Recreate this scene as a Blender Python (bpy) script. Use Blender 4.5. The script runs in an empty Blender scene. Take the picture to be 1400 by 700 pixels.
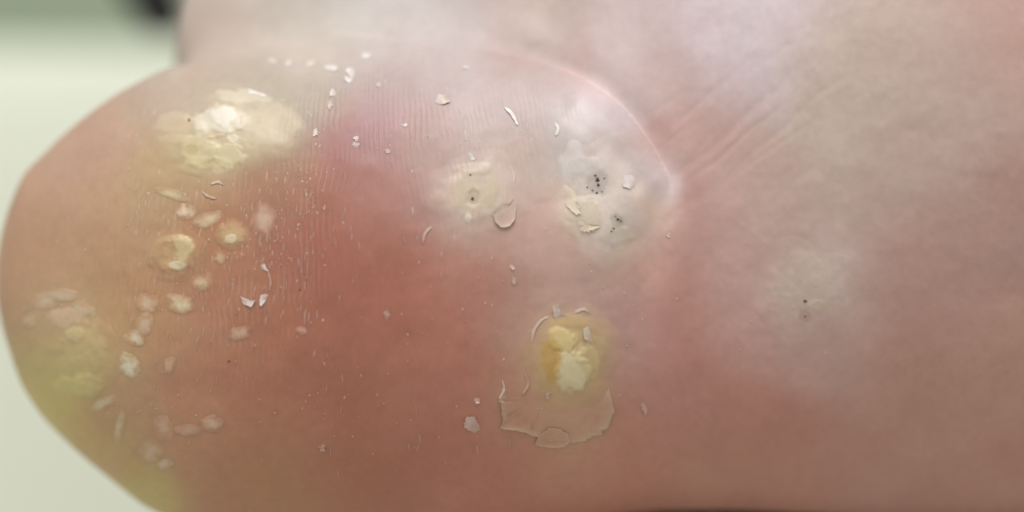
import bpy, math, random
import numpy as np
from mathutils import Vector

# ---------------------------------------------------------------- units
# Everything is laid out in "pu": 1 pu = 0.05 mm on the sole. x right, y down, z towards the viewer.
S = 5e-5
D = 5000.0                     # distance camera - sole, in pu (25 cm)
CX, CY = 700.0, 350.0
def W(x, y, z):                # pu -> world (metres)
    return np.stack([(np.asarray(x) - CX) * S, -np.asarray(z) * S, (CY - np.asarray(y)) * S], -1)

sc = bpy.context.scene
# ---------------------------------------------------------------- camera
cam = bpy.data.cameras.new('camera')
co = bpy.data.objects.new('camera', cam)
sc.collection.objects.link(co)
co.location = (0, -D * S, 0)
co.rotation_euler = (math.radians(90), 0, 0)
cam.sensor_width = 36
cam.lens = 36 * D / 1400.0
cam.clip_start = 0.005
cam.clip_end = 20
cam.dof.use_dof = True
cam.dof.focus_distance = (D + 40) * S
cam.dof.aperture_fstop = 7.5
sc.camera = co
# ---------------------------------------------------------------- light
wd = bpy.data.worlds.new('World'); sc.world = wd; wd.use_nodes = True
bg = wd.node_tree.nodes['Background']
bg.inputs['Color'].default_value = (1.0, 0.93, 0.87, 1)
bg.inputs['Strength'].default_value = 0.46
def area(name, loc, target, size, power, col):
    l = bpy.data.lights.new(name, 'AREA'); l.shape = 'DISK'; l.size = size; l.energy = power; l.color = col
    o = bpy.data.objects.new(name, l); sc.collection.objects.link(o)
    o.location = loc
    o.rotation_euler = (Vector(target) - Vector(loc)).to_track_quat('-Z', 'Y').to_euler()
    return o
area('window_light', (0.0, -0.22, 0.60), (0.0, 0.0, 0.0), 0.40, 4.1, (1.0, 0.97, 1.0))
area('room_light', (-0.75, -0.35, 0.10), (-0.02, 0.0, 0.0), 0.5, 0.45, (1.0, 0.93, 0.82))
sc.view_settings.view_transform = 'Standard'
sc.view_settings.look = 'None'
sc.view_settings.exposure = 0.0
sc.view_settings.gamma = 1.0
sc.view_settings.use_curve_mapping = False
sc.cycles.use_denoising = True
sc.cycles.max_bounces = 6

# ---------------------------------------------------------------- helpers
rng = np.random.default_rng(7)
random.seed(7)
def sstep(a, b, x):
    t = np.clip((x - a) / (b - a), 0, 1)
    return t * t * (3 - 2 * t)
_lat = np.random.default_rng(3).random((256, 256)).astype(np.float32)
def vnoise(x, y):              # smooth value noise, -1..1
    xi = np.floor(x).astype(int); yi = np.floor(y).astype(int)
    fx = x - xi; fy = y - yi
    fx = fx * fx * fx * (fx * (fx * 6 - 15) + 10); fy = fy * fy * fy * (fy * (fy * 6 - 15) + 10)
    a = _lat[yi & 255, xi & 255]; b = _lat[yi & 255, (xi + 1) & 255]
    c = _lat[(yi + 1) & 255, xi & 255]; d = _lat[(yi + 1) & 255, (xi + 1) & 255]
    return ((a * (1 - fx) + b * fx) * (1 - fy) + (c * (1 - fx) + d * fx) * fy) * 2 - 1
def fbm(x, y, sc_, oct=3, ox=0.0):
    r = 0; amp = 1; tot = 0
    for k in range(oct):
        f = 2 ** k / sc_
        r = r + amp * vnoise(x * f + 17.3 * k + ox, y * f + 5.7 * k + ox * 1.7); tot += amp; amp *= 0.5
    return r / tot
def lin(c):
    c = np.asarray(c, float) / 255.0
    return np.where(c <= 0.04045, c / 12.92, ((c + 0.055) / 1.055) ** 2.4)

# ---------------------------------------------------------------- shape of the foot (implicit)
PF = 1 + 260 / D
def outl(pts):
    p = np.array(pts, float)
    return CX + (p[:, 0] - CX) * PF, CY + (p[:, 1] - CY) * PF
X0 = CX + (-4 - CX) * PF
tx, ty = outl([(-4, 382), (0, 338), (10, 296), (35, 236), (60, 212), (100, 174), (165, 126), (210, 102), (240, 91), (300, 80), (360, 74), (450, 70), (600, 64), (750, 62), (1000, 62), (1400, 62)])
bx, by = outl([(-4, 382), (0, 425), (15, 480), (32, 528), (60, 570), (100, 610), (150, 652), (200, 692), (250, 716), (330, 735), (450, 742), (600, 736), (800, 706), (900, 690), (1000, 685), (1400, 683), (1800, 683)])
sq = lambda x: np.sqrt(np.maximum(np.asarray(x) - X0, 0))
# densify the tables with a smoothed curve so the loft has no kinks
ss = np.linspace(0, sq(1700), 400)
def smooth_tab(xs, ys):
    v = np.interp(ss, sq(xs), ys)
    k = np.exp(-np.linspace(-2, 2, 19) ** 2); k /= k.sum()
    pad = np.concatenate([2 * v[0] - v[9:0:-1], v, 2 * v[-1] - v[-2:-11:-1]])
    return np.convolve(pad, k, 'valid')
TT, BB = smooth_tab(tx, ty), smooth_tab(bx, by)
mid0 = (TT[0] + BB[0]) / 2; TT[0] = BB[0] = mid0
def smin(a, b, k):
    h = np.clip(0.5 + 0.5 * (b - a) / k, 0, 1)
    return b + (a - b) * h - k * h * (1 - h)
def sdf(x, y, z):
    s = sq(x)
    top = np.interp(s, ss, TT); bot = np.interp(s, ss, BB)
    c = (top + bot) / 2; h = np.maximum((bot - top) / 2, 3)
    u = np.clip((540 - x) / (540 - X0), 0, 1)
    dz = 262 * np.sqrt(np.maximum(1 - u ** 2.15, 1e-4)) - 42 * sstep(600, 950, x) - 110 * sstep(900, 1200, x)
    dz = np.maximum(dz, 3)
    p = 2.25
    g = ((np.abs(y - c) / h) ** p + (np.abs(z + 262) / dz) ** p) ** (1 / p)
    A = (g - 1) * np.minimum(h, dz)
    A = np.maximum(A, X0 - x)
    A = np.maximum(A, x - 1900)
    # ball of the foot
    u = np.clip((1330 - x) / 640, 0, 1); v = np.clip((x - 1500) / 620, 0, 1)
    prof = np.sqrt(np.maximum((1 - u ** 2.0) * (1 - v ** 2.2), 1e-4))
    dzb = 425 * prof; yb = 713 - 6 * np.cos((x - 1000) / 110) ; hb = 520 * (0.35 + 0.65 * np.maximum(prof, sstep(690, 760, x)*(1-v)))
    cb = yb - hb
    g = ((np.abs(y - cb) / hb) ** 2.3 + (np.abs(z + 440) / np.maximum(dzb, 3)) ** 2.3) ** (1 / 2.3)
    B = (g - 1) * np.minimum(hb, np.maximum(dzb, 3))
    B = np.maximum(np.maximum(B, 690 - x), x - 2118)
    # second toe, behind
    ax, ay, az = 398.0, 62.0, -450.0; ex, ey, ez = 1300.0, 0.0, -330.0
    dx, dy, dzz = ex - ax, ey - ay, ez - az
    t = np.clip(((x - ax) * dx + (y - ay) * dy + (z - az) * dzz) / (dx * dx + dy * dy + dzz * dzz), 0, 1)
    C = np.sqrt((x - ax - t * dx) ** 2 + (0.72 * (y - ay - t * dy)) ** 2 + (z - az - t * dzz) ** 2) - (200 + 40 * t)
    return smin(smin(A, B, 70.0), C, 46.0 + 70 * sstep(330, 560, x))
def grad(x, y, z, e=1.0):
    gx = sdf(x + e, y, z) - sdf(x - e, y, z); gy = sdf(x, y + e, z) - sdf(x, y - e, z); gz = sdf(x, y, z + e) - sdf(x, y, z - e)
    return np.stack([gx, gy, gz], -1) / (2 * e)
def project(P, n=2):
    for _ in range(n):
        f = sdf(P[:, 0], P[:, 1], P[:, 2]); g = grad(P[:, 0], P[:, 1], P[:, 2])
        gl = np.maximum((g * g).sum(1), 0.15)
        st = -(f / gl)[:, None] * g
        l = np.linalg.norm(st, axis=1, keepdims=True)
        P = P + st * np.minimum(1, 3.0 / np.maximum(l, 1e-6))
    return P

# front height map of the bare shape, 2 pu grid
HX = np.arange(-80, 1560, 2.0); HY = np.arange(-60, 780, 2.0)
GX, GY = np.meshgrid(HX, HY)
lo = np.where(sdf(GX, GY, np.full(GX.shape, -262.0)) < 0, -262.0, -440.0); hi = np.full(GX.shape, 90.0)
inside0 = sdf(GX, GY, lo) < 0
for _ in range(15):
    m = (lo + hi) / 2; ins = sdf(GX, GY, m) < 0
    lo = np.where(ins, m, lo); hi = np.where(ins, hi, m)
ZM = np.where(inside0, (lo + hi) / 2, -440.0)
gy_, gx_ = np.gradient(ZM, 2.0)
NZ = 1 / np.sqrt(1 + gx_ ** 2 + gy_ ** 2)
def look(M, x, y):
    u = np.clip((np.asarray(x) - HX[0]) / 2.0, 0, len(HX) - 1.001); v = np.clip((np.asarray(y) - HY[0]) / 2.0, 0, len(HY) - 1.001)
    i = u.astype(int); j = v.astype(int); fu = u - i; fv = v - j
    return (M[j, i] * (1 - fu) + M[j, i + 1] * fu) * (1 - fv) + (M[j + 1, i] * (1 - fu) + M[j + 1, i + 1] * fu) * fv

# ---------------------------------------------------------------- relief on the sole (plan coordinates px,py of the sole)
def polyline_dist(x, y, pts, vals=None):
    """distance to a polyline, side (+ on the right-hand side going along it, y down) and the value interpolated along it"""
    best = np.full(x.shape, 1e9); side = np.zeros(x.shape); val = np.zeros(x.shape); par = np.zeros(x.shape)
    n = len(pts)
    for k in range(n - 1):
        (x0, y0), (x1, y1) = pts[k], pts[k + 1]
        dx, dy = x1 - x0, y1 - y0; L2 = dx * dx + dy * dy
        t = np.clip(((x - x0) * dx + (y - y0) * dy) / L2, 0, 1)
        d = np.hypot(x - x0 - t * dx, y - y0 - t * dy)
        m = d < best
        best = np.where(m, d, best)
        side = np.where(m, np.sign(dx * (y - y0) - dy * (x - x0)), side)
        par = np.where(m, k + t, par)
    if vals is not None: val = np.interp(par, range(n), vals)
    return best, side, val
def curve(pts, n=6):           # Catmull-Rom through the points
    p = [np.array(q, float) for q in pts]; p = [2 * p[0] - p[1]] + p + [2 * p[-1] - p[-2]]
    out = []
    for k in range(1, len(p) - 2):
        for i in range(n):
            t = i / n
            out.append(0.5 * (2 * p[k] + (p[k + 1] - p[k - 1]) * t + (2 * p[k - 1] - 5 * p[k] + 4 * p[k + 1] - p[k + 2]) * t * t + (3 * p[k] - p[k - 1] - 3 * p[k + 1] + p[k + 2]) * t ** 3))
    out.append(p[-2]); return [tuple(q) for q in out]
FOLD = curve([(610, 62), (650, 67), (700, 76), (760, 92), (810, 115), (850, 146), (880, 184), (905, 224), (915, 250), (911, 290), (898, 340), (882, 400), (868, 460), (860, 520), (858, 600)])
FOLDH = np.interp(np.arange(len(FOLD)) / 6.0, range(15), [0, 6, 17, 27, 33, 35, 34, 32, 28, 18, 11, 7, 4, 2, 0])
WRINK = [([(935, 250), (975, 222), (1025, 178), (1080, 135)], 3.0, 4), ([(900, 190), (935, 160), (975, 125)], 2.6, 4), ([(980, 262), (1020, 228), (1075, 190), (1120, 160)], 2.6, 4), ([(1040, 290), (1090, 245), (1150, 200)], 2.0, 5), ([(1000, 120), (1040, 85), (1090, 50)], 2.0, 6), ([(912, 262), (930, 236), (965, 208), (1010, 168), (1060, 120), (1120, 70)], 5.0, 6), ([(965, 275), (990, 245), (1035, 205), (1075, 170), (1130, 120)], 3.5, 5), ([(925, 170), (960, 140), (1000, 105), (1050, 60)], 3.0, 6),
         ([(880, 165), (915, 140), (950, 118)], 2.2, 5), ([(945, 215), (975, 185), (1000, 160)], 3.0, 4), ([(1010, 300), (1060, 255), (1120, 205), (1190, 150)], 2.0, 7), ([(1090, 150), (1130, 120), (1180, 95)], 2.0, 5),
         ([(890, 215), (918, 188), (950, 165)], 2.4, 4), ([(900, 330), (925, 290), (960, 262)], 2.5, 6), ([(1150, 600), (1180, 545), (1210, 490), (1240, 420)], 1.6, 9), ([(985, 285), (1030, 318), (1075, 350)], -1.0, 3), ([(1150, 260), (1210, 205), (1270, 165)], 1.6, 8), ([(1210, 330), (1260, 300), (1330, 270)], 1.6, 10)]
GROOVE = curve([(788, 150), (812, 170), (838, 200), (858, 228), (870, 250)])
WRINKC = [(curve(p, 5), a, w) for p, a, w in WRINK]
def gauss(x, y, cx, cy, rx, ry, rot=0.0):
    c, s = math.cos(rot), math.sin(rot); u = ((x - cx) * c + (y - cy) * s) / rx; v = (-(x - cx) * s + (y - cy) * c) / ry
    return np.exp(-(u * u + v * v))
def blobm(x, y, cx, cy, rx, ry, rot=0.0, soft=0.5, rag=0.18, ns=26):
    c, s = math.cos(rot), math.sin(rot); u = ((x - cx) * c + (y - cy) * s) / rx; v = (-(x - cx) * s + (y - cy) * c) / ry
    r = np.sqrt(u * u + v * v) + rag * fbm(x, y, ns, 3, cx * 0.13 + cy * 0.07)
    return 1 - sstep(1 - soft, 1 + soft, r)
def soft_dist(x, y, pts, vals, k=11.0):
    p = np.array(pts); p = np.stack([np.interp(np.linspace(0, len(p) - 1, 3 * len(p)), range(len(p)), p[:, i]) for i in (0, 1)], 1)
    vv = np.interp(np.linspace(0, len(pts) - 1, len(p)), range(len(pts)), vals)
    m = (x > 350) & (x < 1130) & (y < 820); xx = x[m]; yy = y[m]
    w = np.zeros(xx.shape); wv = np.zeros(xx.shape); dm = np.full(xx.shape, 1e9)
    for q in p: dm = np.minimum(dm, np.hypot(xx - q[0], yy - q[1]))
    kk = k + 0.25 * dm
    for q, a in zip(p, vv):
        e = np.exp(-(np.hypot(xx - q[0], yy - q[1]) - dm) / kk); w += e; wv += e * a
    d = np.full(x.shape, 1e3); v = np.zeros(x.shape); d[m] = dm; v[m] = wv / w
    return d, v
def relief(x, y):
    h = 1.3 * fbm(x, y, 70, 2) + 0.35 * fbm(x, y, 18, 2, 9.0)
    d, s, v = polyline_dist(x, y, FOLD, FOLDH)
    d, v = soft_dist(x, y, FOLD, FOLDH)
    t = np.clip(d / 62, 0, 1); pr = np.sqrt(1 - (1 - t) ** 2); t2 = np.clip(d / 80, 0, 1); lw = sstep(175, 290, y); pr = pr * (1 - lw) + t2 * t2 * (3 - 2 * t2) * lw
    ins = s > 0
    # the pad swells over the fold: it rises steeply from the fold and fades back into the pad
    h = h + np.where(ins, v * (pr * (1 - sstep(20, 190, d))), 0) - 0.36 * v * np.exp(-(d / 26) ** 2)
    d, s, _ = polyline_dist(x, y, GROOVE)
    h = h - 7 * np.exp(-(d / 16) ** 2) + 5 * gauss(x, y, 795, 205, 30, 55, -.5)
    for p, a, w in WRINKC:
        xs = [q[0] for q in p]; ys = [q[1] for q in p]
        mk = (x > min(xs) - 30) & (x < max(xs) + 30) & (y > min(ys) - 30) & (y < max(ys) + 30)
        if mk.any():
            xx = x[mk] + 5 * fbm(x[mk], y[mk], 30, 2); yy = y[mk]
            vals = .2 * a * np.sin(np.linspace(0.12, math.pi - 0.12, len(p)))
            d, s, v = polyline_dist(xx, yy, p, vals)
            hh = h[mk] - v * np.exp(-(d / (1.1 * w)) ** 2); h[mk] = hh
    # lumps of thick skin
    for cx, cy, rx, ry, a in LUMPS:
        h = h + a * gauss(x, y, cx, cy, rx, ry)
    return h
LUMPS = [(300, 175, 80, 55, 3), (95, 480, 70, 70, 4), (245, 345, 36, 32, 2), (650, 265, 66, 60, 4), (815, 285, 66, 76, 4), (778, 490, 74, 74, 5), (778, 560, 70, 45, 2), (1095, 400, 70, 60, 2), (480, 420, 220, 170, 5)]
def px_of(x, y, z):
    k = D / (D - z); return CX + (x - CX) * k, CY + (y - CY) * k
# relief map on the same 2 pu grid
PX, PY = px_of(GX, GY, ZM)
RM = relief(PX, PY) * sstep(0.12, 0.5, NZ)
ZF = ZM + RM
def surf(px, py):              # the point of the sole that lies at plan position (px,py)
    px = np.asarray(px, float); py = np.asarray(py, float); z = np.zeros(px.shape)
    for _ in range(6):
        k = (D - z) / D; x = CX + (px - CX) * k; y = CY + (py - CY) * k; z = look(ZF, x, y)
    return x, y, z
fgy, fgx = np.gradient(ZF, 2.0)
def normal_at(x, y):
    gx = look(fgx, x, y); gy = look(fgy, x, y); l = np.sqrt(1 + gx * gx + gy * gy)
    return -gx / l, -gy / l, 1 / l

# ---------------------------------------------------------------- pigment of the skin, leftover light and shade included (plan coordinates)
# (x, y, colour): skin colour fitted per point with sheen and shade painted in, blended smoothly
#CP0
CPS = [
    (60, 300, (188, 154, 126), 100), (110, 200, (183, 153, 134), 70), (30, 380, (204, 163, 129), 60), (150, 390, (190, 152, 114), 80), (180, 300, (192, 155, 122), 80),
    (300, 175, (188, 172, 140), 75), (230, 240, (184, 162, 122), 60), (400, 150, (162, 150, 131), 60), (330, 120, (171, 163, 148), 50), (250, 135, (173, 154, 139), 50),
    (530, 125, (170, 148, 144), 60), (515, 180, (167, 127, 130), 36), (440, 250, (166, 111, 93), 70), (450, 330, (170, 107, 89), 100), (450, 450, (169, 108, 88), 110),
    (450, 600, (188, 132, 104), 110), (560, 560, (187, 127, 106), 100), (300, 330, (184, 139, 106), 70), (330, 420, (182, 125, 98), 70), (300, 540, (192, 138, 110), 80),
    (90, 480, (207, 191, 137), 70), (80, 540, (221, 206, 133), 50), (140, 610, (209, 182, 128), 45), (200, 670, (212, 199, 129), 35), (170, 560, (199, 163, 128), 45),
    (240, 640, (197, 155, 122), 50), (360, 670, (193, 148, 112), 70), (240, 450, (192, 149, 117), 60), (620, 220, (198, 182, 175), 60), (655, 285, (201, 183, 168), 55),
    (560, 250, (174, 139, 129), 60), (640, 350, (186, 133, 118), 60), (600, 430, (177, 117, 99), 90), (720, 130, (181, 161, 157), 70), (660, 100, (186, 171, 167), 60),
    (720, 220, (205, 184, 172), 50), (740, 320, (204, 173, 160), 50), (800, 190, (206, 202, 198), 55), (840, 215, (165, 146, 133), 30), (880, 220, (204, 189, 185), 30),
    (835, 300, (231, 212, 186), 60), (880, 290, (220, 197, 183), 35), (840, 120, (213, 196, 194), 50), (800, 380, (195, 161, 148), 60), (720, 430, (187, 154, 140), 55),
    (840, 450, (196, 160, 154), 55), (600, 520, (192, 129, 112), 80), (778, 490, (196, 166, 124), 60), (775, 570, (214, 175, 144), 60), (700, 550, (195, 148, 126), 50),
    (850, 630, (208, 149, 127), 80), (690, 640, (203, 141, 118), 80), (940, 400, (191, 144, 132), 70), (900, 520, (195, 143, 132), 70), (960, 180, (194, 162, 154), 60),
    (900, 130, (194, 166, 160), 50), (1000, 50, (221, 208, 211), 90), (850, 50, (208, 190, 187), 70), (960, 290, (193, 158, 148), 60), (1040, 260, (205, 178, 167), 60),
    (1150, 150, (202, 185, 171), 90), (1300, 100, (201, 180, 168), 90), (1380, 60, (195, 161, 149), 60), (1230, 230, (194, 172, 159), 80), (1370, 300, (185, 152, 140), 90),
    (1100, 395, (224, 206, 201), 65), (1130, 470, (209, 177, 166), 55), (1040, 450, (206, 167, 158), 50), (1030, 370, (203, 171, 161), 50), (1250, 400, (196, 161, 149), 90),
    (1250, 520, (206, 163, 146), 90), (1250, 630, (198, 153, 136), 90), (1020, 560, (198, 145, 130), 90), (1000, 650, (206, 156, 134), 80), (1380, 500, (208, 166, 150), 80),
    (1380, 640, (202, 156, 138), 70), (300, 40, (208, 194, 183), 60), (400, 40, (197, 189, 178), 60), (520, 25, (197, 192, 185), 70), (620, 40, (184, 174, 170), 60),
    (740, 30, (189, 173, 162), 60), (700, 70, (176, 154, 145), 30), (200, 425, (195, 150, 110), 40), (255, 590, (207, 159, 125), 45), (290, 300, (174, 127, 92), 40),
    (85, 420, (202, 171, 135), 40), (790, 395, (190, 160, 147), 40), (905, 190, (196, 162, 156), 28), (938, 260, (185, 145, 136), 28), (895, 240, (214, 202, 201), 22),
    (850, 165, (190, 180, 181), 24), (760, 105, (178, 161, 156), 30), (790, 85, (190, 164, 156), 25), (925, 320, (191, 150, 141), 30), (470, 190, (160, 113, 106), 35),
    (560, 190, (173, 137, 131), 40), (380, 260, (169, 128, 100), 45), (360, 200, (159, 142, 113), 40), (520, 330, (166, 110, 92), 60), (520, 250, (172, 122, 110), 45),
    (900, 440, (187, 139, 128), 45), (1080, 330, (199, 173, 163), 40), (870, 390, (202, 163, 151), 35),
]
#CP1
_cx = np.array([c[0] for c in CPS], float); _cy = np.array([c[1] for c in CPS], float); _cc = lin(np.array([c[2] for c in CPS])); _cr = 1.0 * np.array([c[3] for c in CPS], float)
def pigment_and_light(x, y):
    xw = x + 22 * fbm(x, y, 70, 4, 3.0); yw = y + 22 * fbm(x, y, 70, 4, 8.0)
    col = np.zeros(x.shape + (3,)); wt = np.zeros(x.shape)
    for a, b, c, r in zip(_cx, _cy, _cc, _cr):
        d2 = (xw - a) ** 2 + (yw - b) ** 2
        w = np.exp(-d2 / (r * r)) * (120.0 / r) ** 1.2 + 1e-3 / (1 + (d2 / 1e4) ** 2)
        col += w[..., None] * c; wt += w
    col /= wt[..., None]
    # blotches
    col = col * (1 + 0.07 * fbm(x, y, 60, 3, 21.0)[..., None] * np.array([0.6, 1.0, 1.1]) + 0.03 * fbm(x, y, 14, 2, 31.0)[..., None])
    return np.clip(col, 0.02, 0.9)
def ridge_attr(x, y):
    yu = 350 - y
    u = (x - 500) / (1 - 0.00065 * yu * sstep(-500, 300, yu)) + 7 * fbm(x, y, 90, 2, 4.0) + 2.6 * fbm(x, y, 22, 2, 6.0)
    amp = 0.16 + 0 * x
    for cx, cy, rx, ry, a in [(520, 130, 90, 75, 1.0), (660, 190, 90, 80, .8), (300, 330, 130, 110, .9), (370, 400, 70, 130, .7), (400, 240, 70, 90, .8), (200, 300, 60, 80, .6), (620, 330, 60, 60, .5), (240, 450, 120, 80, .5), (590, 460, 120, 120, .2)]:
        amp = amp + a * gauss(x, y, cx, cy, rx, ry)
    amp = np.clip(amp, 0, 1) * .62 * (1 - sstep(770, 860, x)) * (1 - sstep(520, 620, y)) * sstep(-40, 150, x) * (1 - blobm(x, y, 300, 175, 110, 60, 0, .4))
    amp = amp * np.clip(0.5 + 1.3 * fbm(x, y, 30, 3, 44.0), 0, 1)
    return u / 8.2, amp

# ---------------------------------------------------------------- materials
def mat(name):
    m = bpy.data.materials.new(name); m.use_nodes = True
    return m, m.node_tree.nodes, m.node_tree.links, m.node_tree.nodes['Principled BSDF']
def nd(N, t, **kw):
    n = N.new(t)
    for k, v in kw.items(): setattr(n, k, v)
    return n
def skin_material(name, rough=0.50, spec=0.42, sss=0.55):
    m, N, L, B = mat(name)
    ca = nd(N, 'ShaderNodeAttribute', attribute_name='pigment_and_light'); ra = nd(N, 'ShaderNodeAttribute', attribute_name='ridge_phase')
    aa = nd(N, 'ShaderNodeAttribute', attribute_name='ridge_height'); sa = nd(N, 'ShaderNodeAttribute', attribute_name='softness')
    tc = nd(N, 'ShaderNodeTexCoord'); mp = nd(N, 'ShaderNodeMapping'); mp.inputs['Scale'].default_value = (1 / S / 100,) * 3
    L.new(tc.outputs['Object'], mp.inputs['Vector'])
    n1 = nd(N, 'ShaderNodeTexNoise'); n1.inputs['Scale'].default_value = 9; n1.inputs['Detail'].default_value = 5
    n2 = nd(N, 'ShaderNodeTexNoise'); n2.inputs['Scale'].default_value = 1.6; n2.inputs['Detail'].default_value = 4
    for n in (n1, n2): L.new(mp.outputs['Vector'], n.inputs['Vector'])
    # mottling of the pigment
    r1 = nd(N, 'ShaderNodeMapRange'); r1.inputs['From Min'].default_value = .3; r1.inputs['From Max'].default_value = .7; r1.inputs['To Min'].default_value = .965; r1.inputs['To Max'].default_value = 1.035
    L.new(n1.outputs['Fac'], r1.inputs['Value'])
    mx = nd(N, 'ShaderNodeMix', data_type='RGBA', blend_type='MULTIPLY'); mx.inputs['Factor'].default_value = 1
    L.new(ca.outputs['Color'], mx.inputs['A']); L.new(r1.outputs['Result'], mx.inputs['B'])
    # ridges: sine of the phase times height
    mu = nd(N, 'ShaderNodeMath', operation='MULTIPLY'); mu.inputs[1].default_value = 2 * math.pi; L.new(ra.outputs['Fac'], mu.inputs[0])
    si = nd(N, 'ShaderNodeMath', operation='SINE'); L.new(mu.outputs[0], si.inputs[0])
    rh = nd(N, 'ShaderNodeMath', operation='MULTIPLY'); L.new(si.outputs[0], rh.inputs[0]); L.new(aa.outputs['Fac'], rh.inputs[1])
    rs = nd(N, 'ShaderNodeMath', operation='MULTIPLY'); L.new(rh.outputs[0], rs.inputs[0]); rs.inputs[1].default_value = 1.1
    fn = nd(N, 'ShaderNodeMath', operation='MULTIPLY'); L.new(n1.outputs['Fac'], fn.inputs[0]); fn.inputs[1].default_value = 0.35
    ad = nd(N, 'ShaderNodeMath', operation='ADD'); L.new(rs.outputs[0], ad.inputs[0]); L.new(fn.outputs[0], ad.inputs[1])
    bp = nd(N, 'ShaderNodeBump'); bp.inputs['Distance'].default_value = S * 0.8; bp.inputs['Strength'].default_value = 0.55
    L.new(ad.outputs[0], bp.inputs['Height'])
    # ridge crests are dry and a little paler
    pc = nd(N, 'ShaderNodeMapRange'); pc.inputs['From Min'].default_value = .25; pc.inputs['From Max'].default_value = 1; pc.inputs['To Max'].default_value = .32
    L.new(rh.outputs[0], pc.inputs['Value'])
    m2 = nd(N, 'ShaderNodeMix', data_type='RGBA'); L.new(pc.outputs['Result'], m2.inputs['Factor']); L.new(mx.outputs['Result'], m2.inputs['A']); m2.inputs['B'].default_value = (.68, .55, .45, 1)
    L.new(m2.outputs['Result'], B.inputs['Base Color']); L.new(bp.outputs['Normal'], B.inputs['Normal'])
    rr = nd(N, 'ShaderNodeMapRange'); rr.inputs['To Min'].default_value = rough - .09; rr.inputs['To Max'].default_value = rough + .12; L.new(n2.outputs['Fac'], rr.inputs['Value']); ga = nd(N, 'ShaderNodeAttribute', attribute_name='gloss'); gm = nd(N, 'ShaderNodeMath', operation='MULTIPLY_ADD'); gm.inputs[1].default_value = -.12; L.new(ga.outputs['Fac'], gm.inputs[0]); L.new(rr.outputs['Result'], gm.inputs[2]); L.new(gm.outputs[0], B.inputs['Roughness'])
    B.inputs['Specular IOR Level'].default_value = spec
    B.subsurface_method = 'BURLEY'
    sm = nd(N, 'ShaderNodeMath', operation='MULTIPLY'); L.new(sa.outputs['Fac'], sm.inputs[0]); sm.inputs[1].default_value = sss
    L.new(sm.outputs[0], B.inputs['Subsurface Weight'])
    B.inputs['Subsurface Radius'].default_value = (1.0, .4, .25); B.inputs['Subsurface Scale'].default_value = S * 14
    return m
SKIN = skin_material('sole_skin')
HORN = SKIN
F_WHITE, F_PALE, F_YELL, F_THIN = ((234, 230, 224), .88), ((228, 216, 200), .65), ((228, 220, 196), .7), ((222, 204, 186), .45)   # colour and strength of a dry flake
def plain(name, c1, c2, scale, rough=.7):
    m, N, L, B = mat(name)
    tc = nd(N, 'ShaderNodeTexCoord'); n = nd(N, 'ShaderNodeTexNoise'); n.inputs['Scale'].default_value = scale; n.inputs['Detail'].default_value = 5
    L.new(tc.outputs['Object'], n.inputs['Vector'])
    cr = nd(N, 'ShaderNodeMix', data_type='RGBA'); L.new(n.outputs['Fac'], cr.inputs['Factor'])
    cr.inputs['A'].default_value = (*lin(c1), 1); cr.inputs['B'].default_value = (*lin(c2), 1)
    L.new(cr.outputs['Result'], B.inputs['Base Color']); B.inputs['Roughness'].default_value = rough
    return m
CLOT = plain('dried_blood_speck', (52, 42, 38), (98, 82, 72), 1 / S / 4, .6)
BROWN = plain('brown_speck', (92, 70, 54), (116, 92, 72), 1 / S / 4, .6)

def mesh_obj(name, verts, faces, m, parent=None, smooth=True):
    me = bpy.data.meshes.new(name)
    verts = np.asarray(verts, np.float32)
    if isinstance(faces, np.ndarray):
        me.vertices.add(len(verts)); me.vertices.foreach_set('co', verts.ravel())
        nf, k = faces.shape
        me.loops.add(nf * k); me.loops.foreach_set('vertex_index', faces.astype(np.int32).ravel())
        me.polygons.add(nf); me.polygons.foreach_set('loop_start', np.arange(0, nf * k, k, dtype=np.int32)); me.polygons.foreach_set('loop_total', np.full(nf, k, np.int32))
        me.update(calc_edges=True); me.validate()
    else:
        me.from_pydata(verts.tolist(), [], faces); me.update()
    if smooth: me.polygons.foreach_set('use_smooth', np.ones(len(me.polygons), bool))
    me.materials.append(m)
    o = bpy.data.objects.new(name, me); sc.collection.objects.link(o)
    if parent: o.parent = parent
    return o
def skin_attrs(me, x, y, col, soft, gloss=None):
    ph, am = ridge_attr(x, y)
    a = me.attributes.new('pigment_and_light', 'FLOAT_COLOR', 'POINT'); a.data.foreach_set('color', np.concatenate([col, np.ones((len(col), 1))], 1).astype(np.float32).ravel())
    for n, v in (('ridge_phase', ph), ('ridge_height', am), ('softness', soft), ('gloss', np.zeros(len(x)) if gloss is None else gloss)):
        a = me.attributes.new(n, 'FLOAT', 'POINT'); a.data.foreach_set('value', np.asarray(v, np.float32))
def tag(o, label=None, cat=None, kind=None, group=None):
    if label: o['label'] = label
    if cat: o['category'] = cat
    if kind: o['kind'] = kind
    if group: o['group'] = group
    return o

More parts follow.
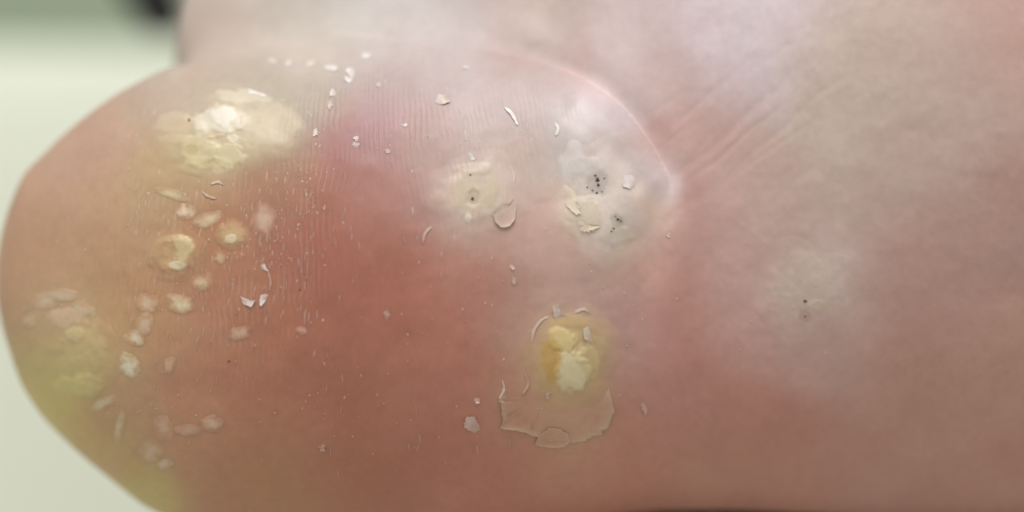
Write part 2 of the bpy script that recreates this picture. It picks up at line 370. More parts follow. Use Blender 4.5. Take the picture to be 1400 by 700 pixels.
# ---------------------------------------------------------------- setting behind the foot
def rounded_slab(name, x0, x1, y0, y1, z0, z1, r, m, wob=0.0, nx=40, ny=24):
    """a soft edged slab: superellipse section, built as a lofted grid all round"""
    us = np.linspace(0, 2 * math.pi, 64, endpoint=False); vs = np.linspace(-1, 1, 24)
    V = []
    for v in vs:
        e = (1 - abs(v) ** 8) ** (1 / 8) if abs(v) < 1 else 0.0
        for u in us:
            cu, su = math.cos(u), math.sin(u)
            k = (abs(cu) ** r + abs(su) ** r) ** (-1 / r)
            x = (x0 + x1) / 2 + (x1 - x0) / 2 * k * cu * max(e, .9) ; y = (y0 + y1) / 2 + (y1 - y0) / 2 * k * su * max(e, .9)
            z = (z0 + z1) / 2 + (z1 - z0) / 2 * v
            V.append(W(x + wob * math.sin(y / 160), y + wob * math.sin(x / 190 + 1), z))
    F = []
    n = len(us)
    for i in range(len(vs) - 1):
        for j in range(n): F.append([i * n + j, (i + 1) * n + j, (i + 1) * n + (j + 1) % n, i * n + (j + 1) % n])
    F.append(list(range(n))); F.append([(len(vs) - 1) * n + j for j in range(n)][::-1])
    return mesh_obj(name, V, F, m)
def sheet(name, x0, x1, y0, y1, z, m, amp=6, n=40, dz=0.0):
    xs = np.linspace(x0, x1, n); ys = np.linspace(y0, y1, n); X, Y = np.meshgrid(xs, ys)
    Z = z + amp * fbm(X, Y, 500, 2, 5.0) + dz * (Y - y0) / (y1 - y0)
    i, j = np.meshgrid(np.arange(n - 1), np.arange(n - 1)); a = (j * n + i).ravel()
    F = np.stack([a, a + n, a + n + 1, a + 1], 1)
    return mesh_obj(name, W(X.ravel(), Y.ravel(), Z.ravel()), F, m)
wl = sheet('back_plane', -5200, 6600, -3600, 4200, -5200, plain('grey_green', (150, 166, 142), (158, 174, 148), 30, .8)); wl['kind'] = 'structure'  # grey-green plane showing as a darker strip above the pale slab
bd = rounded_slab('backdrop', -2600, 3400, -60, 2300, -2300, -2150, 30, plain('pale_greenish_sheet', (228, 238, 218), (234, 242, 222), 40, .75), 4); bd['kind'] = 'structure'

# ---------------------------------------------------------------- the foot: surface nets on the implicit shape, subdivided and projected
gx = np.concatenate([np.arange(-70, 1480, 4.6), np.arange(1480, 2140, 16.0)])
gy = np.concatenate([np.arange(-345, -60, 16.0), np.arange(-60, 760, 4.6)])
gz = np.concatenate([np.arange(-900, -420, 20.0), np.arange(-420, 60, 4.6)])
nx, ny, nz = len(gx), len(gy), len(gz)
F3 = np.empty((nx, ny, nz), np.float32)
YY, ZZ = np.meshgrid(gy, gz, indexing='ij')
for i in range(0, nx, 16):
    F3[i:i + 16] = sdf(gx[i:i + 16, None, None], YY[None], ZZ[None])
ins = F3 < 0
cnt = np.zeros((nx - 1, ny - 1, nz - 1), np.int8)
for a in (0, 1):
    for b in (0, 1):
        for c in (0, 1): cnt += ins[a:nx - 1 + a, b:ny - 1 + b, c:nz - 1 + c]
act = (cnt > 0) & (cnt < 8)
ci = np.argwhere(act); idx = np.full(act.shape, -1, np.int64); idx[act] = np.arange(len(ci))
P = np.stack([(gx[ci[:, 0]] + gx[ci[:, 0] + 1]) / 2, (gy[ci[:, 1]] + gy[ci[:, 1] + 1]) / 2, (gz[ci[:, 2]] + gz[ci[:, 2] + 1]) / 2], 1)
# mean of the edge crossings
acc = np.zeros((len(ci), 3)); num = np.zeros(len(ci))
G = (gx, gy, gz)
for ax in range(3):
    o1, o2 = [q for q in range(3) if q != ax]
    for a in (0, 1):
        for b in (0, 1):
            p0 = ci.copy(); p0[:, o1] += a; p0[:, o2] += b; p1 = p0.copy(); p1[:, ax] += 1
            f0 = F3[p0[:, 0], p0[:, 1], p0[:, 2]]; f1 = F3[p1[:, 0], p1[:, 1], p1[:, 2]]
            m = (f0 < 0) != (f1 < 0); t = np.where(m, f0 / np.where(m, f0 - f1, 1), 0)
            q = np.stack([G[k][p0[:, k]] for k in range(3)], 1); q[:, ax] = q[:, ax] + t * (G[ax][p1[:, ax]] - G[ax][p0[:, ax]])
            acc[m] += q[m]; num[m] += 1
P = acc / num[:, None]
quads = []
for ax in range(3):
    o1, o2 = (ax + 1) % 3, (ax + 2) % 3
    sl0 = [slice(None)] * 3; sl1 = [slice(None)] * 3; sl0[ax] = slice(0, -1); sl1[ax] = slice(1, None)
    ch = ins[tuple(sl0)] != ins[tuple(sl1)]
    e = np.argwhere(ch); e = e[(e[:, o1] > 0) & (e[:, o2] > 0) & (e[:, o1] < ins.shape[o1] - 1) & (e[:, o2] < ins.shape[o2] - 1)]
    fl = ins[e[:, 0], e[:, 1], e[:, 2]]
    c = []
    for da, db in ((-1, -1), (0, -1), (0, 0), (-1, 0)):
        q = e.copy(); q[:, o1] += da; q[:, o2] += db; c.append(idx[q[:, 0], q[:, 1], q[:, 2]])
    q = np.stack(c, 1); q[~fl] = q[~fl][:, ::-1]
    quads.append(q)
Q = np.concatenate(quads); Q = Q[(Q >= 0).all(1)]
P = project(P, 2)
# one step of quad subdivision for faces of the front half; the hidden back stays coarse would leave gaps, so all are split
E = np.concatenate([Q[:, [0, 1]], Q[:, [1, 2]], Q[:, [2, 3]], Q[:, [3, 0]]]); Es = np.sort(E, 1)
key = Es[:, 0] * len(P) + Es[:, 1]; uk, inv = np.unique(key, return_inverse=True)
em = (P[uk // len(P)] + P[uk % len(P)]) / 2
fm = P[Q].mean(1); nq = len(Q); n0 = len(P); e0 = n0 + inv.reshape(4, nq); fc = n0 + len(em) + np.arange(nq)
P = np.concatenate([P, em, fm])
Q = np.concatenate([np.stack([Q[:, 0], e0[0], fc, e0[3]], 1), np.stack([e0[0], Q[:, 1], e0[1], fc], 1), np.stack([fc, e0[1], Q[:, 2], e0[2]], 1), np.stack([e0[3], fc, e0[2], Q[:, 3]], 1)])
P = project(P, 3)
print('residual', np.abs(sdf(P[:, 0], P[:, 1], P[:, 2])).max())
g = grad(P[:, 0], P[:, 1], P[:, 2]); g /= np.maximum(np.linalg.norm(g, axis=1, keepdims=True), 1e-6)
ppx, ppy = px_of(P[:, 0], P[:, 1], P[:, 2])
wz = sstep(0.12, 0.5, g[:, 2]) * (P[:, 2] > -440)
P[:, 2] += relief(ppx, ppy) * wz
Q = Q[:, ::-1]                     # the pu frame is left-handed

# warts: (kind of look, centre, radii) also used to fade the soft-skin scattering at their rims
WARTS = [
    dict(c=(312, 185), r=(122, 80), rot=-.1, H=1.5, f0=.3, rag=.3, edge=.2, label='broad cream yellow wart patch near the upper edge of the toe tip', col=(206, 193, 156), op=.5,
         spots=[(296, 166, 36, 20, (214, 208, 186), .8, 1.5), (306, 160, 16, 13, (228, 224, 208), .7, .6), (272, 206, 24, 20, (206, 196, 154), .6, 1.2), (312, 212, 22, 17, (208, 198, 158), .7, 1.0), (335, 132, 42, 9, (214, 206, 180), .6, .7), (255, 232, 24, 8, (206, 190, 146), .5, .8), (235, 190, 26, 7, (206, 188, 148), .5, .6), (292, 188, 10, 8, (192, 172, 130), .5, -.7), (262, 206, 8, 7, (188, 168, 122), .5, -.7), (286, 222, 26, 8, (210, 198, 154), .5, .6), (372, 170, 40, 34, (204, 191, 160), .45, .3), (240, 168, 26, 14, (208, 190, 156), .45, .4), (318, 190, 7, 5, (226, 220, 196), .5, .5), (276, 176, 8, 10, (222, 214, 186), .5, .5), (300, 232, 12, 6, (214, 200, 160), .5, .5)]),
    dict(c=(240, 348), r=(58, 52), rot=0, H=1.4, label='small ring shaped wart with a glossy centre between the two yellow patches', col=(202, 176, 126), op=.4,
         spots=[(250, 342, 13, 20, (216, 202, 156), .75, 1.4), (243, 363, 13, 6, (228, 218, 182), .75, .9), (234, 344, 10, 14, (200, 172, 126), .5, -.9), (242, 326, 16, 5, (208, 188, 142), .5, .6)], ring=True),
    dict(c=(317, 322), r=(30, 27), rot=0, H=1.6, label='smallest round yellowish wart beside the ring shaped wart', col=(210, 190, 144), op=.65,
         spots=[(316, 327, 8, 5, (226, 214, 180), .7, .8)]),
    dict(c=(112, 482), r=(60, 84), rot=-.35, H=1.8, label='large flat olive yellow wart patch on the lower edge of the toe tip', col=(214, 200, 144), op=.3,
         spots=[(96, 534, 28, 20, (220, 210, 144), .7, 1.5), (120, 530, 18, 20, (218, 206, 146), .5, 1.2), (92, 430, 28, 18, (216, 196, 166), .45, .8), (104, 456, 12, 10, (214, 200, 152), .5, .7)]),
    dict(c=(650, 267), r=(84, 76), rot=.1, H=2.0, f0=.2, label='cream wart with one black pinprick in a small round dimple', col=(221, 207, 187), op=.55, rag=.1,
         spots=[(647, 268, 26, 24, (200, 188, 160), .5, .5), (647, 272, 10, 10, (182, 164, 140), .5, -1.2), (640, 299, 5, 7, (226, 220, 200), .8, .8), (650, 232, 26, 8, (206, 192, 168), .4, .5), (672, 262, 8, 22, (206, 190, 162), .5, .6), (626, 262, 7, 20, (206, 190, 162), .4, .6)], ring=True),
    dict(c=(824, 275), r=(84, 108), rot=-.2, H=2.2, f0=.3, label='whitish wart with a cluster of black specks beside the toe fold', col=(232, 223, 215), op=.66, rag=.1,
         spots=[(817, 252, 13, 17, (186, 178, 170), .5, -.8), (780, 215, 16, 34, (226, 220, 216), .5, .4), (860, 300, 20, 24, (214, 202, 190), .4, .3), (838, 320, 22, 14, (214, 206, 190), .5, .7), (797, 296, 24, 28, (212, 202, 172), .5, .9), (800, 228, 28, 14, (218, 214, 208), .5, .6), (842, 302, 9, 9, (186, 178, 166), .5, -.4)]),
    dict(c=(778, 488), r=(84, 98), rot=.1, H=3.6, f0=.36, wob=.08, edge=.24, label='thick bright yellow wart with torn edges', col=(206, 184, 130), op=.66, rag=.12,
         spots=[(768, 463, 18, 16, (222, 204, 146), .9, 1.4), (782, 506, 21, 28, (228, 217, 174), .95, 1.7), (792, 484, 10, 12, (222, 208, 160), .7, 1.0), (806, 498, 13, 24, (210, 194, 142), .6, 1.0), (754, 492, 14, 28, (204, 164, 78), .6, -.3), (780, 440, 28, 8, (204, 178, 124), .5, .5), (786, 478, 4, 4, (206, 166, 124), .5, -.8)]),
    dict(c=(1104, 405), r=(88, 96), rot=.2, H=1.6, label='faint pale wart with a tiny brown speck on the ball of the foot', col=(214, 196, 180), op=.4, rag=.2, f0=.1,
         spots=[(1117, 417, 13, 8, (216, 200, 174), .6, .6), (1100, 388, 44, 40, (214, 199, 182), .4, .4), (1101, 432, 9, 8, (186, 150, 136), .4, -.3)]),
]
def wart_r(w, x, y):
    (cx, cy), (rx, ry), rot = w['c'], w['r'], w['rot']
    c, s = math.cos(rot), math.sin(rot); u = ((x - cx) * c + (y - cy) * s) / rx; v = (-(x - cx) * s + (y - cy) * c) / ry
    return np.sqrt(u * u + v * v)
soft = np.ones(len(P))
for w in WARTS:
    soft = soft * sstep(1.0, 1.35, wart_r(w, ppx, ppy))
foot = mesh_obj('person', W(P[:, 0], P[:, 1], P[:, 2]), Q, SKIN)
skin_attrs(foot.data, ppx, ppy, pigment_and_light(ppx, ppy), soft)
tag(foot, 'bare foot with sole turned to the viewer, big toe covered in pale and yellow warts', 'person')

# ---------------------------------------------------------------- warts
def make_wart(w, name='wart', nr=44, ns=132):
    (cx, cy), (rx, ry), rot = w['c'], w['r'], w['rot']
    rr = np.linspace(0, 1, nr)[1:]; th = np.linspace(0, 2 * math.pi, ns, endpoint=False)
    R, T = np.meshgrid(rr, th, indexing='ij')
    wob = 1 + w.get('wob', .22) * fbm(np.cos(T) * 3 + cx, np.sin(T) * 3 + cy, 1.6, 2)
    u = R * np.cos(T) * rx * wob; v = R * np.sin(T) * ry * wob
    c, s = math.cos(rot), math.sin(rot)
    px = np.concatenate([[cx], (cx + u * c - v * s).ravel()]); py = np.concatenate([[cy], (cy + u * s + v * c).ravel()])
    r = np.concatenate([[0], R.ravel()])
    big = min(1.0, rx / 40)
    rag = r + w.get('rag', .2) * fbm(px, py, max(5, rx * .35), 3, cx * .3) * (1 - sstep(.75, 1, r))
    h = w['H'] * (1 - sstep(.2, .85, rag)) + .3 * big * fbm(px, py, 10, 3, cy) * (1 - sstep(.5, .85, r)) + 0.3 - (.6 + .25 * big) * sstep(.7, 1, r)
    if w.get('ring'): h = h + .8 * np.exp(-((rag - .42) / .12) ** 2) - .6 * np.exp(-(rag / .28) ** 2)
    col = pigment_and_light(px, py)
    fade = (1 - sstep(w.get('f0', .15), .9, rag))[:, None]
    col = col * (1 - w['op'] * fade) + lin(w['col']) * w['op'] * fade
    for sx, sy, sx_r, sy_r, scol, sop, sh in w.get('spots', ()):
        k = blobm(px, py, sx, sy, sx_r, sy_r, 0, w.get('edge', .28), .42, 11) * (1 - sstep(.75, .9, r))
        col = col * (1 - sop * k[:, None]) + lin(scol) * sop * k[:, None]; h = h + sh * k
    x, y, z = surf(px, py); a, b, n = normal_at(x, y)
    x, y, z = x + a * h, y + b * h, z + n * h
    V = W(x, y, z); F = []
    for j in range(ns): F.append([0, 1 + j, 1 + (j + 1) % ns])
    for i in range(nr - 2):
        for j in range(ns):
            a0 = 1 + i * ns + j; a1 = 1 + i * ns + (j + 1) % ns
            F.append([a0, a0 + ns, a1 + ns, a1])
    # thickness: walls and a floor sunk in the skin, on vertices of their own so the top stays smooth
    base = len(V); up = W(x[-ns:], y[-ns:], z[-ns:] - .3); fl = W(x[-ns:], y[-ns:], z[-ns:] - 14)
    V = np.concatenate([V, up, fl])
    for j in range(ns): F.append([base + j, base + ns + j, base + ns + (j + 1) % ns, base + (j + 1) % ns])
    F.append([base + ns + j for j in range(ns)][::-1])
    o = mesh_obj(name, V, [f[::-1] for f in F], HORN, foot)
    if w.get('label'): o['label'] = w['label']
    ext = lambda q: np.concatenate([q, q[-ns:], q[-ns:]])
    skin_attrs(o.data, ext(px), ext(py), np.clip(ext(col), .02, .9), ext((1 - sstep(.5, .85, r)) * min(1, rx / 30)), ext(w.get('gl', 1.0) * (1 - sstep(.4, .85, rag))))
    w['h'] = h; return o
for w in WARTS: w['o'] = make_wart(w)

# ---------------------------------------------------------------- flakes of dry skin
def dry_attrs(o, px, py, col, op):
    op = np.clip(op * (1 + .35 * fbm(px, py, 8, 2, 12.0)), 0, .95)[:, None]
    skin_attrs(o.data, px, py, np.clip(pigment_and_light(px, py) * (1 - op) + lin(col) * op, .02, .9), np.zeros(len(px)), np.full(len(px), .3))
def flake(outline, m, parent, lift=3.0, thick=.6, base=0.3, curl=None, rim=.2, power=3, tuck=0.0, name='skin_flake', n=30, jag=.20, label=None):
    """a thin shell over a closed outline: lies on the skin in the middle, its rim lifts and is ragged"""
    o4 = np.array(list(outline) + [outline[0]], float); tt = np.linspace(0, len(o4) - 1, 5 * (len(o4) - 1), endpoint=False); c = .8 * np.stack([np.interp(tt, range(len(o4)), o4[:, i]) for i in (0, 1)], 1) + .2 * np.array(curve(list(outline) + [outline[0]], 5))[:-1]
    ctr = c.mean(0); d = c - ctr; N = len(c)
    q = np.hypot(d[:, 0], d[:, 1]); sd = random.random() * 50
    d = d * (1 + jag * (fbm(np.arange(N) * 1.0 + sd, np.arange(N) * .7, 1.7, 2)))[:, None]
    rings = [0.0, .3, .6, .82, .92, .97, 1.0]
    px = [ctr[0]]; py = [ctr[1]]; rl = [0.0]
    for r in rings[1:]:
        px += list(ctr[0] + d[:, 0] * r); py += list(ctr[1] + d[:, 1] * r); rl += [r] * N
    px, py, rl = map(np.array, (px, py, rl))
    ang = np.arctan2(py - ctr[1], px - ctr[0]); a0 = random.uniform(-math.pi, math.pi); att = .5 + .5 * np.cos(ang - a0); up = 1.0 if curl is None else .25 + .75 * np.clip(np.cos(ang - curl), 0, 1)
    h = base + thick + lift * up * rl ** power * (att if power < 6 else 1) - (0 if power > 6 else (base + thick) * .8 * (1 - att) * rl ** 2) - tuck * (1 - sstep(505, 550, py)) + .5 * fbm(px, py, 6, 2, sd)
    x, y, z = surf(px, py); a, b, k = normal_at(x, y); z0 = z
    top = W(x + a * h, y + b * h, z + k * h); hb = h - thick; bot = W(x + a * hb, y + b * hb, z + k * hb)
    V = np.concatenate([top, bot]); M = len(px); F = []
    for o_, flip in ((0, False), (M, True)):
        for j in range(N):
            f = [o_, o_ + 1 + (j + 1) % N, o_ + 1 + j]; F.append(f[::-1] if flip else f)
        for i in range(len(rings) - 2):
            for j in range(N):
                a0 = o_ + 1 + i * N + j; a1 = o_ + 1 + i * N + (j + 1) % N; f = [a0, a1, a1 + N, a0 + N]; F.append(f[::-1] if flip else f)
    L = 1 + (len(rings) - 2) * N
    for j in range(N): F.append([L + j, L + (j + 1) % N, M + L + (j + 1) % N, M + L + j])
    o = mesh_obj(name, V, F, SKIN, parent); dry_attrs(o, np.tile(px, 2), np.tile(py, 2), m[0], (m[1] + rim * np.tile(rl, 2) ** 7) * (1 if power > 6 else .45 + .55 * np.tile(att, 2)))  # rim painted paler, standing in for light shining through the lifted edge
    if label: o['label'] = label
    return o
def strip(pts, width, m, parent, lift=3.0, thick=.5, jag=.6, name='peeling_edge'):
    """a torn, lifted edge of skin along a line: one long side lies on the skin, the other curls up"""
    c = np.array(curve(pts, 8)); N = len(c); t = np.gradient(c, axis=0); t /= np.maximum(np.linalg.norm(t, axis=1, keepdims=True), 1e-6)
    nrm = np.stack([-t[:, 1], t[:, 0]], 1); sd = random.random() * 60
    prof = np.sqrt(np.clip(np.sin(np.linspace(.04, math.pi - .04, N)), 0, 1)); wv = width * prof * (1 + jag * fbm(np.arange(N) * 1.0 + sd, 0 * np.arange(N), 2.2, 3))
    K = 6; V1 = []; V2 = []; SX = []; SY = []
    for k in range(K):
        f = k / (K - 1); p = c + nrm * ((f - .5) * wv)[:, None]
        h = .2 + thick + (.35 * lift) * f ** 1.6 * prof
        x, y, z = surf(p[:, 0], p[:, 1]); a, b, n = normal_at(x, y)
        V1.append(W(x + a * h, y + b * h, z + n * h)); SX.append(p[:, 0]); SY.append(p[:, 1]); h = h - thick; V2.append(W(x + a * h, y + b * h, z + n * h))
    V = np.concatenate(V1 + V2); M = K * N; F = []
    for k in range(K - 1):
        for i in range(N - 1):
            a0 = k * N + i; F.append([a0, a0 + 1, a0 + N + 1, a0 + N][::-1]); b0 = M + a0; F.append([b0, b0 + 1, b0 + N + 1, b0 + N])
    for i in range(N - 1):
        F.append([i, M + i, M + i + 1, i + 1][::-1]); a0 = (K - 1) * N + i; F.append([a0, a0 + 1, M + a0 + 1, M + a0][::-1])
    for k in range(K - 1):
        a0 = k * N; F.append([a0, a0 + N, M + a0 + N, M + a0][::-1]); a0 = k * N + N - 1; F.append([a0, M + a0, M + a0 + N, a0 + N][::-1])
    o = mesh_obj(name, V, F, SKIN, parent); dry_attrs(o, np.tile(np.concatenate(SX), 2), np.tile(np.concatenate(SY), 2), m[0], np.full(len(V), m[1])); return o
def ellip(cx, cy, rx, ry, rot=0, n=9, j=.42):
    out = []
    for k in range(n):
        a = 2 * math.pi * k / n; q = 1 + random.uniform(-j, j); u, v = rx * math.cos(a) * q, ry * math.sin(a) * q
        out.append((cx + u * math.cos(rot) - v * math.sin(rot), cy + u * math.sin(rot) + v * math.cos(rot)))
    return out
w_up, w_ring, w_small, w_low, w_pin, w_spk, w_yel, w_ball = [w['o'] for w in WARTS]

# around the yellow wart
flake([(755, 418), (763, 416), (768, 428), (782, 433), (772, 437), (757, 434)], F_PALE, w_yel, 1.4, base=2)
flake([(796, 447), (803, 445), (808, 460), (815, 478), (806, 474), (798, 463)], F_YELL, w_yel, 1.4, base=4)
flake([(694, 514), (688, 524), (690, 533), (684, 541), (682, 548), (687, 556), (685, 566), (688, 574), (684, 586), (712, 590), (735, 596), (760, 603), (790, 604), (812, 598), (832, 584), (841, 562), (832, 520), (800, 470), (750, 450), (722, 480), (712, 508)], ((210, 188, 156), .05), foot, 1.8, .4, -.3, jag=.07, rim=.65, power=16, tuck=4.0, label='loose sheet of pale skin with a torn lower edge')
flake([(731, 606), (737, 594), (750, 584), (764, 585), (775, 592), (779, 602), (770, 609), (756, 611), (742, 610)], ((212, 190, 158), .14), foot, 1.8, .5, .8, jag=.07, rim=.8, power=9)
strip([(690, 552), (684, 545), (689, 532), (687, 520)], 4, F_PALE, foot, 1.8)
strip([(714, 540), (722, 525), (718, 510)], 3, F_THIN, foot, 2)
flake([(745, 538), (752, 535), (760, 540), (754, 546), (747, 544)], F_PALE, foot, 2.5)
strip([(727, 470), (730, 452), (740, 438), (752, 432)], 4, F_THIN, w_yel, 2.5)
strip([(783, 428), (800, 423), (812, 434)], 4, F_THIN, foot, 2)
strip([(816, 505), (822, 490), (817, 478)], 3, F_YELL, w_yel, 2.5)
# beside the whitish wart
flake([(772, 250), (778, 256), (786, 262), (790, 276), (794, 290), (788, 294), (777, 287), (771, 270)], F_YELL, w_spk, 1.6, base=2.0, jag=.3)
flake([(784, 292), (797, 298), (806, 306), (818, 308), (812, 314), (806, 319), (794, 317), (786, 308)], F_YELL, w_spk, 1.6, base=2.0, jag=.35)
flake([(851, 241), (865, 240), (869, 250), (862, 259), (850, 257)], F_WHITE, w_spk, 1.6, base=2)
strip([(808, 276), (820, 281), (828, 276)], 3.5, F_YELL, w_spk, 2)
flake([(800, 228), (806, 230), (803, 234)], F_WHITE, w_spk, 1.5, n=8); flake([(830, 226), (835, 230), (829, 233)], F_WHITE, w_spk, 1.5, n=8)
strip([(759, 168), (763, 176), (760, 186)], 4.5, F_WHITE, foot, 2.5)
strip([(690, 147), (700, 156), (708, 172)], 5, F_WHITE, foot, 3)
flake([(838, 316), (852, 320), (846, 328), (836, 327)], F_PALE, w_spk, 1)
# beside the pinprick wart
flake([(679, 285), (686, 279), (697, 279), (702, 272), (705, 284), (704, 299), (697, 309), (686, 312), (677, 304), (674, 294)], ((212, 194, 172), .3), foot, 1.2, .5, 1.4, jag=.04, rim=.6, power=9)
strip([(703, 250), (702, 238), (697, 226)], 4, F_PALE, foot, 2.5)
strip([(672, 282), (681, 270), (679, 258)], 3, F_THIN, w_pin, 2)
flake([(636, 298), (641, 294), (644, 300), (639, 305)], F_WHITE, w_pin, 2.2)
flake([(640, 210), (646, 208), (650, 218), (643, 219)], F_WHITE, foot, 1.8)
strip([(578, 334), (581, 320), (590, 310)], 4, F_THIN, foot, .6)
flake([(594, 140), (600, 130), (608, 132), (616, 140), (606, 144)], F_PALE, foot, 2.2)
# on the toe pad
flake(ellip(645, 580, 11, 10), F_PALE, foot, 1.6, base=1); flake(ellip(652, 548, 4, 3.5), F_PALE, foot, 1.6)
flake([(328, 405), (340, 410), (350, 411), (344, 420), (333, 416)], F_WHITE, foot, 1.0); flake([(356, 404), (367, 402), (362, 414), (355, 420)], F_WHITE, foot, 1.0)
flake([(356, 363), (362, 361), (367, 371), (359, 368)], F_WHITE, foot, 1.0); strip([(369, 398), (370, 385), (366, 370)], 3, F_THIN, foot, 2)
for x, y, rx, ry, H, c, op in [(176, 500, 17, 24, 1.1, (226, 218, 196), .85), (184, 462, 17, 14, .8, (222, 208, 184), .75), (198, 443, 15, 22, .6, (218, 198, 176), .5), (200, 415, 22, 18, .6, (216, 192, 168), .5), (246, 416, 26, 18, .8, (222, 208, 172), .7), (276, 386, 22, 16, .6, (218, 198, 162), .6), (328, 456, 20, 12, .5, (214, 182, 160), .6),
                        (290, 580, 20, 15, .7, (216, 188, 164), .65), (224, 586, 16, 24, .5, (214, 186, 162), .5), (258, 588, 26, 10, .6, (214, 186, 162), .5), (206, 617, 24, 18, .5, (214, 188, 166), .55), (226, 634, 13, 10, .7, (222, 200, 178), .7), (140, 552, 28, 9, .6, (220, 204, 168), .6), (163, 585, 8, 30, .6, (218, 198, 172), .6), (105, 430, 30, 20, .6, (216, 194, 164), .55), (62, 412, 26, 16, .6, (216, 194, 170), .55), (85, 404, 30, 12, .5, (212, 188, 164), .5), (40, 440, 14, 14, .5, (214, 190, 160), .5),
                        (285, 300, 28, 14, .5, (222, 204, 172), .55), (254, 290, 18, 14, .8, (226, 208, 182), .65), (360, 300, 20, 30, .5, (214, 188, 166), .45), (412, 452, 10, 8, .4, (212, 176, 158), .5), (232, 500, 10, 16, .4, (212, 186, 158), .5), (236, 266, 30, 9, .6, (218, 198, 160), .5), (300, 352, 12, 12, .5, (212, 190, 150), .5)]:
    make_wart(dict(c=(x, y), r=(rx, ry), rot=random.uniform(-.4, .4), H=H * .8, col=(c[0] + 6, c[1] + 11, c[2] + 8), op=min(.9, op + .12), gl=.6, rag=.38, f0=0.0), 'pale_horny_spot', 14, 44)
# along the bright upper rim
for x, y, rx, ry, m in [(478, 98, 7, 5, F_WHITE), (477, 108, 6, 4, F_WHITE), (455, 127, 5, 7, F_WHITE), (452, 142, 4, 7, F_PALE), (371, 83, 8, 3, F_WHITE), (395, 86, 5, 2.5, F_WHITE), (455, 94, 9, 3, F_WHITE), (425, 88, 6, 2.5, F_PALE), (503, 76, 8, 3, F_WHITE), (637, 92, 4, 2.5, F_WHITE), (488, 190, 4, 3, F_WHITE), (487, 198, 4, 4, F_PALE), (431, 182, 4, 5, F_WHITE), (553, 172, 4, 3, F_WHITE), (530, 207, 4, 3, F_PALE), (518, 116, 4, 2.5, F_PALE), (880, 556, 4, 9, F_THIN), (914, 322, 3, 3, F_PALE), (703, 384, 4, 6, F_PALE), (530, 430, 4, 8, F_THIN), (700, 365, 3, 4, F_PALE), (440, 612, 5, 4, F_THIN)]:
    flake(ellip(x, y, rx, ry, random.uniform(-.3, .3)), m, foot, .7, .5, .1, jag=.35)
# pale dry flakes and strips around the upper yellow patch
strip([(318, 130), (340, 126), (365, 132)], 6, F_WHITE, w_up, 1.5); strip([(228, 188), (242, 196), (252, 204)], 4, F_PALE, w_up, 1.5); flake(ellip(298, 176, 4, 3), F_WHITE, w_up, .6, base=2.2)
strip([(288, 252), (298, 249), (306, 253)], 4, F_THIN, foot, .4); strip([(276, 262), (284, 268), (296, 272)], 4, F_THIN, foot, .4)

# countless tiny specks and streaks of dry skin along the ridges: one part
V = []; F = []; AX = []; AY = []; AO = []
r2 = np.random.default_rng(11)
spots = []
for cx, cy, rx, ry, n, ln in [(400, 300, 60, 140, 90, 0), (420, 230, 50, 60, 30, 0), (300, 350, 120, 110, 60, 0), (480, 560, 150, 70, 45, 0), (540, 180, 60, 60, 22, 0), (640, 400, 120, 90, 24, 0), (200, 590, 80, 50, 24, 0), (790, 470, 70, 100, 28, 0), (810, 280, 50, 60, 22, 0), (1000, 450, 150, 150, 10, 0), (660, 210, 60, 60, 26, 0), (240, 220, 80, 60, 20, 0), (60, 400, 50, 60, 18, 0),
                              (330, 330, 120, 120, 110, 1), (230, 310, 80, 80, 50, 1), (400, 360, 60, 160, 60, 1), (650, 190, 80, 60, 30, 1), (250, 470, 110, 70, 40, 1), (590, 300, 40, 60, 14, 1), (540, 600, 150, 60, 12, 1)]:
    spots += [(cx + rx * a, cy + ry * b, ln) for a, b in r2.normal(0, .55, (n, 2))]
for px, py, ln in spots:
    sx = r2.uniform(.7, 1.5); sy = sx * r2.uniform(.9, 2.2); rot = r2.normal(.1, .4); op = r2.uniform(.12, .6)
    if ln: sx = r2.uniform(.9, 1.9); sy = r2.uniform(3, 9); rot = -(px - 500) * .0007 + r2.normal(0, .12); op = r2.uniform(.06, .3)
    an = np.linspace(0, 2 * math.pi, 9, endpoint=False); u = np.cos(an) * sx * r2.uniform(.7, 1.2, 9) + (ln * .04 * sx * (np.sin(an) * sy) ** 2 * r2.normal(0, .4) / 3); v = np.sin(an) * sy * r2.uniform(.7, 1.2, 9)
    qx = np.concatenate([[px], px + u * math.cos(rot) - v * math.sin(rot)]); qy = np.concatenate([[py], py + u * math.sin(rot) + v * math.cos(rot)])
    x, y, z = surf(qx, qy); a, b, n = normal_at(x, y); h = np.full(10, -.1); h[0] = 1.2 if not ln else .8
    k = len(V); V += list(W(x + a * h, y + b * h, z + n * h)); F += [[k, k + 1 + (j + 1) % 9, k + 1 + j] for j in range(9)]
    AX += list(qx); AY += list(qy); AO += [op] * 10
sp = mesh_obj('dry_skin_specks', V, F, SKIN, foot); dry_attrs(sp, np.array(AX), np.array(AY), (224, 212, 198), np.array(AO)); sp['kind'] = 'stuff'

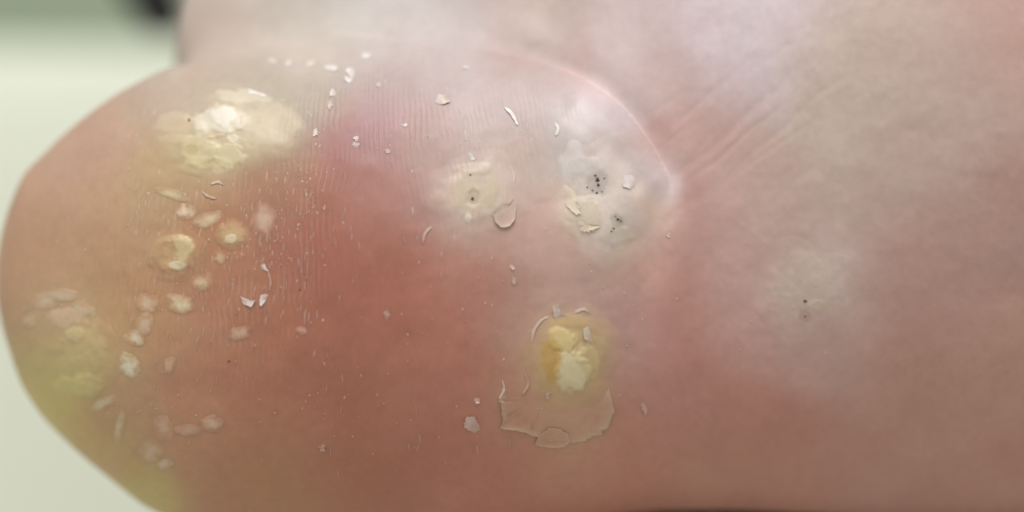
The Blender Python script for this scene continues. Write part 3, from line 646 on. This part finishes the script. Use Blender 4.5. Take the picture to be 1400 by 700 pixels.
# ---------------------------------------------------------------- dark pinpricks in the warts
def speck(px, py, rx, ry, parent, m=CLOT, h0=5.5, rot=0.0, name='dark_speck'):
    ns = 14; V = []; F = []; rx *= .78; ry *= .78
    rings = [0, .55, .9, 1.0]; hh = [1.1, .9, .4, -2.0]
    qx = [px]; qy = [py]; h = [hh[0]]
    for r, hv in zip(rings[1:], hh[1:]):
        for j in range(ns):
            a = 2 * math.pi * j / ns; k = 1 + .22 * math.sin(3 * a + px) + .12 * math.sin(5 * a + py); u, v = rx * r * k * math.cos(a), ry * r * k * math.sin(a)
            qx.append(px + u * math.cos(rot) - v * math.sin(rot)); qy.append(py + u * math.sin(rot) + v * math.cos(rot)); h.append(hv)
    x, y, z = surf(np.array(qx), np.array(qy)); a, b, n = normal_at(x, y); h = np.array(h) + h0
    V = W(x + a * h, y + b * h, z + n * h)
    F = [[0, 1 + (j + 1) % ns, 1 + j] for j in range(ns)]
    for i in range(2):
        for j in range(ns):
            a0 = 1 + i * ns + j; a1 = 1 + i * ns + (j + 1) % ns; F.append([a0, a1, a1 + ns, a0 + ns])
    return mesh_obj(name, V, F, m, parent)
def wart_h(w, px, py):         # local height of a wart above the bare skin
    o = w['o']; me = o.data; n = len(w['h'])
    co_ = np.empty(len(me.vertices) * 3, np.float32); me.vertices.foreach_get('co', co_); co_ = co_.reshape(-1, 3)[:n]
    x, y, z = surf(np.array([px]), np.array([py])); p = W(x, y, z)[0]
    d = ((co_[:, [0, 2]] - p[[0, 2]]) ** 2).sum(1); return float(w['h'][np.argmin(d)])
for wi, lst in {4: [(646, 272, 2.8, 3.2, 0), (643, 240, 1.8, 1.5, 1)], 5: [(817, 246, 3.6, 4.2, 0), (818, 253, 2.6, 2.8, 0), (816, 264, 2.4, 1.8, 0), (826, 244, 1.6, 1.4, 1), (814, 240, 2.2, 1.8, 1), (803, 256, 1.4, 1.6, 1), (810, 260, 1.6, 1.4, 1), (823, 262, 1.3, 1.2, 1), (844, 300, 2.6, 2.4, 0), (848, 302, 1.5, 1.8, 1), (838, 312, 2.0, 1.4, 1), (835, 316, 1.6, 1.4, 1), (841, 296, 1.3, 1.2, 1)],
                7: [(1101, 411, 3.6, 2.6, 1), (1101, 432, 1.6, 1.4, 1)], 0: [(259, 165, 2.0, 3.0, 1)]}.items():
    for px, py, rx, ry, b in lst:
        speck(px, py, rx, ry, WARTS[wi]['o'], BROWN if b else CLOT, wart_h(WARTS[wi], px, py))
speck(313, 494, 2.2, 1.5, foot, CLOT, 0); speck(410, 396, 1.6, 1.2, foot, CLOT, 0)

# ---------------------------------------------------------------- things behind the foot
def capsule_obj(name, p0, p1, r0, r1, m, n=28, k=10):
    p0 = np.array(p0, float); p1 = np.array(p1, float); d = p1 - p0; L = np.linalg.norm(d); d /= L
    a = np.cross(d, [0, 0, 1.0]); a /= np.linalg.norm(a); b = np.cross(d, a); V = []; F = []
    prof = [(-r0 * math.cos(t), r0 * math.sin(t)) for t in np.linspace(.05, math.pi / 2, k)] + [(L + r1 * math.sin(t), r1 * math.cos(t)) for t in np.linspace(0, math.pi / 2 - .05, k)]
    for s_, r in prof:
        for j in range(n):
            q = 2 * math.pi * j / n; pt = p0 + d * s_ + r * (a * math.cos(q) + b * math.sin(q)); V.append(W(*pt))
    for i in range(len(prof) - 1):
        for j in range(n): F.append([i * n + j, i * n + (j + 1) % n, (i + 1) * n + (j + 1) % n, (i + 1) * n + j])
    F.append(list(range(n))[::-1]); F.append([(len(prof) - 1) * n + j for j in range(n)])
    return mesh_obj(name, V, F, m)
bk = capsule_obj('dark_handle', (96, -70, -1300), (-40, -330, -1300), 44, 60, plain('black_rubber', (16, 16, 20), (26, 25, 30), 300, .6))
tag(bk, 'blurred black rounded handle end hanging behind the second toe', 'handle')
cu = rounded_slab('block', 640, 2300, 722, 1250, -900, -330, 6, plain('dark_brown', (70, 52, 44), (82, 62, 52), 300, .9), 3)  # rounded dark brown body showing as a strip below the foot
tag(cu, 'dark brown cushion showing as a thin strip under the ball of the foot', 'block')
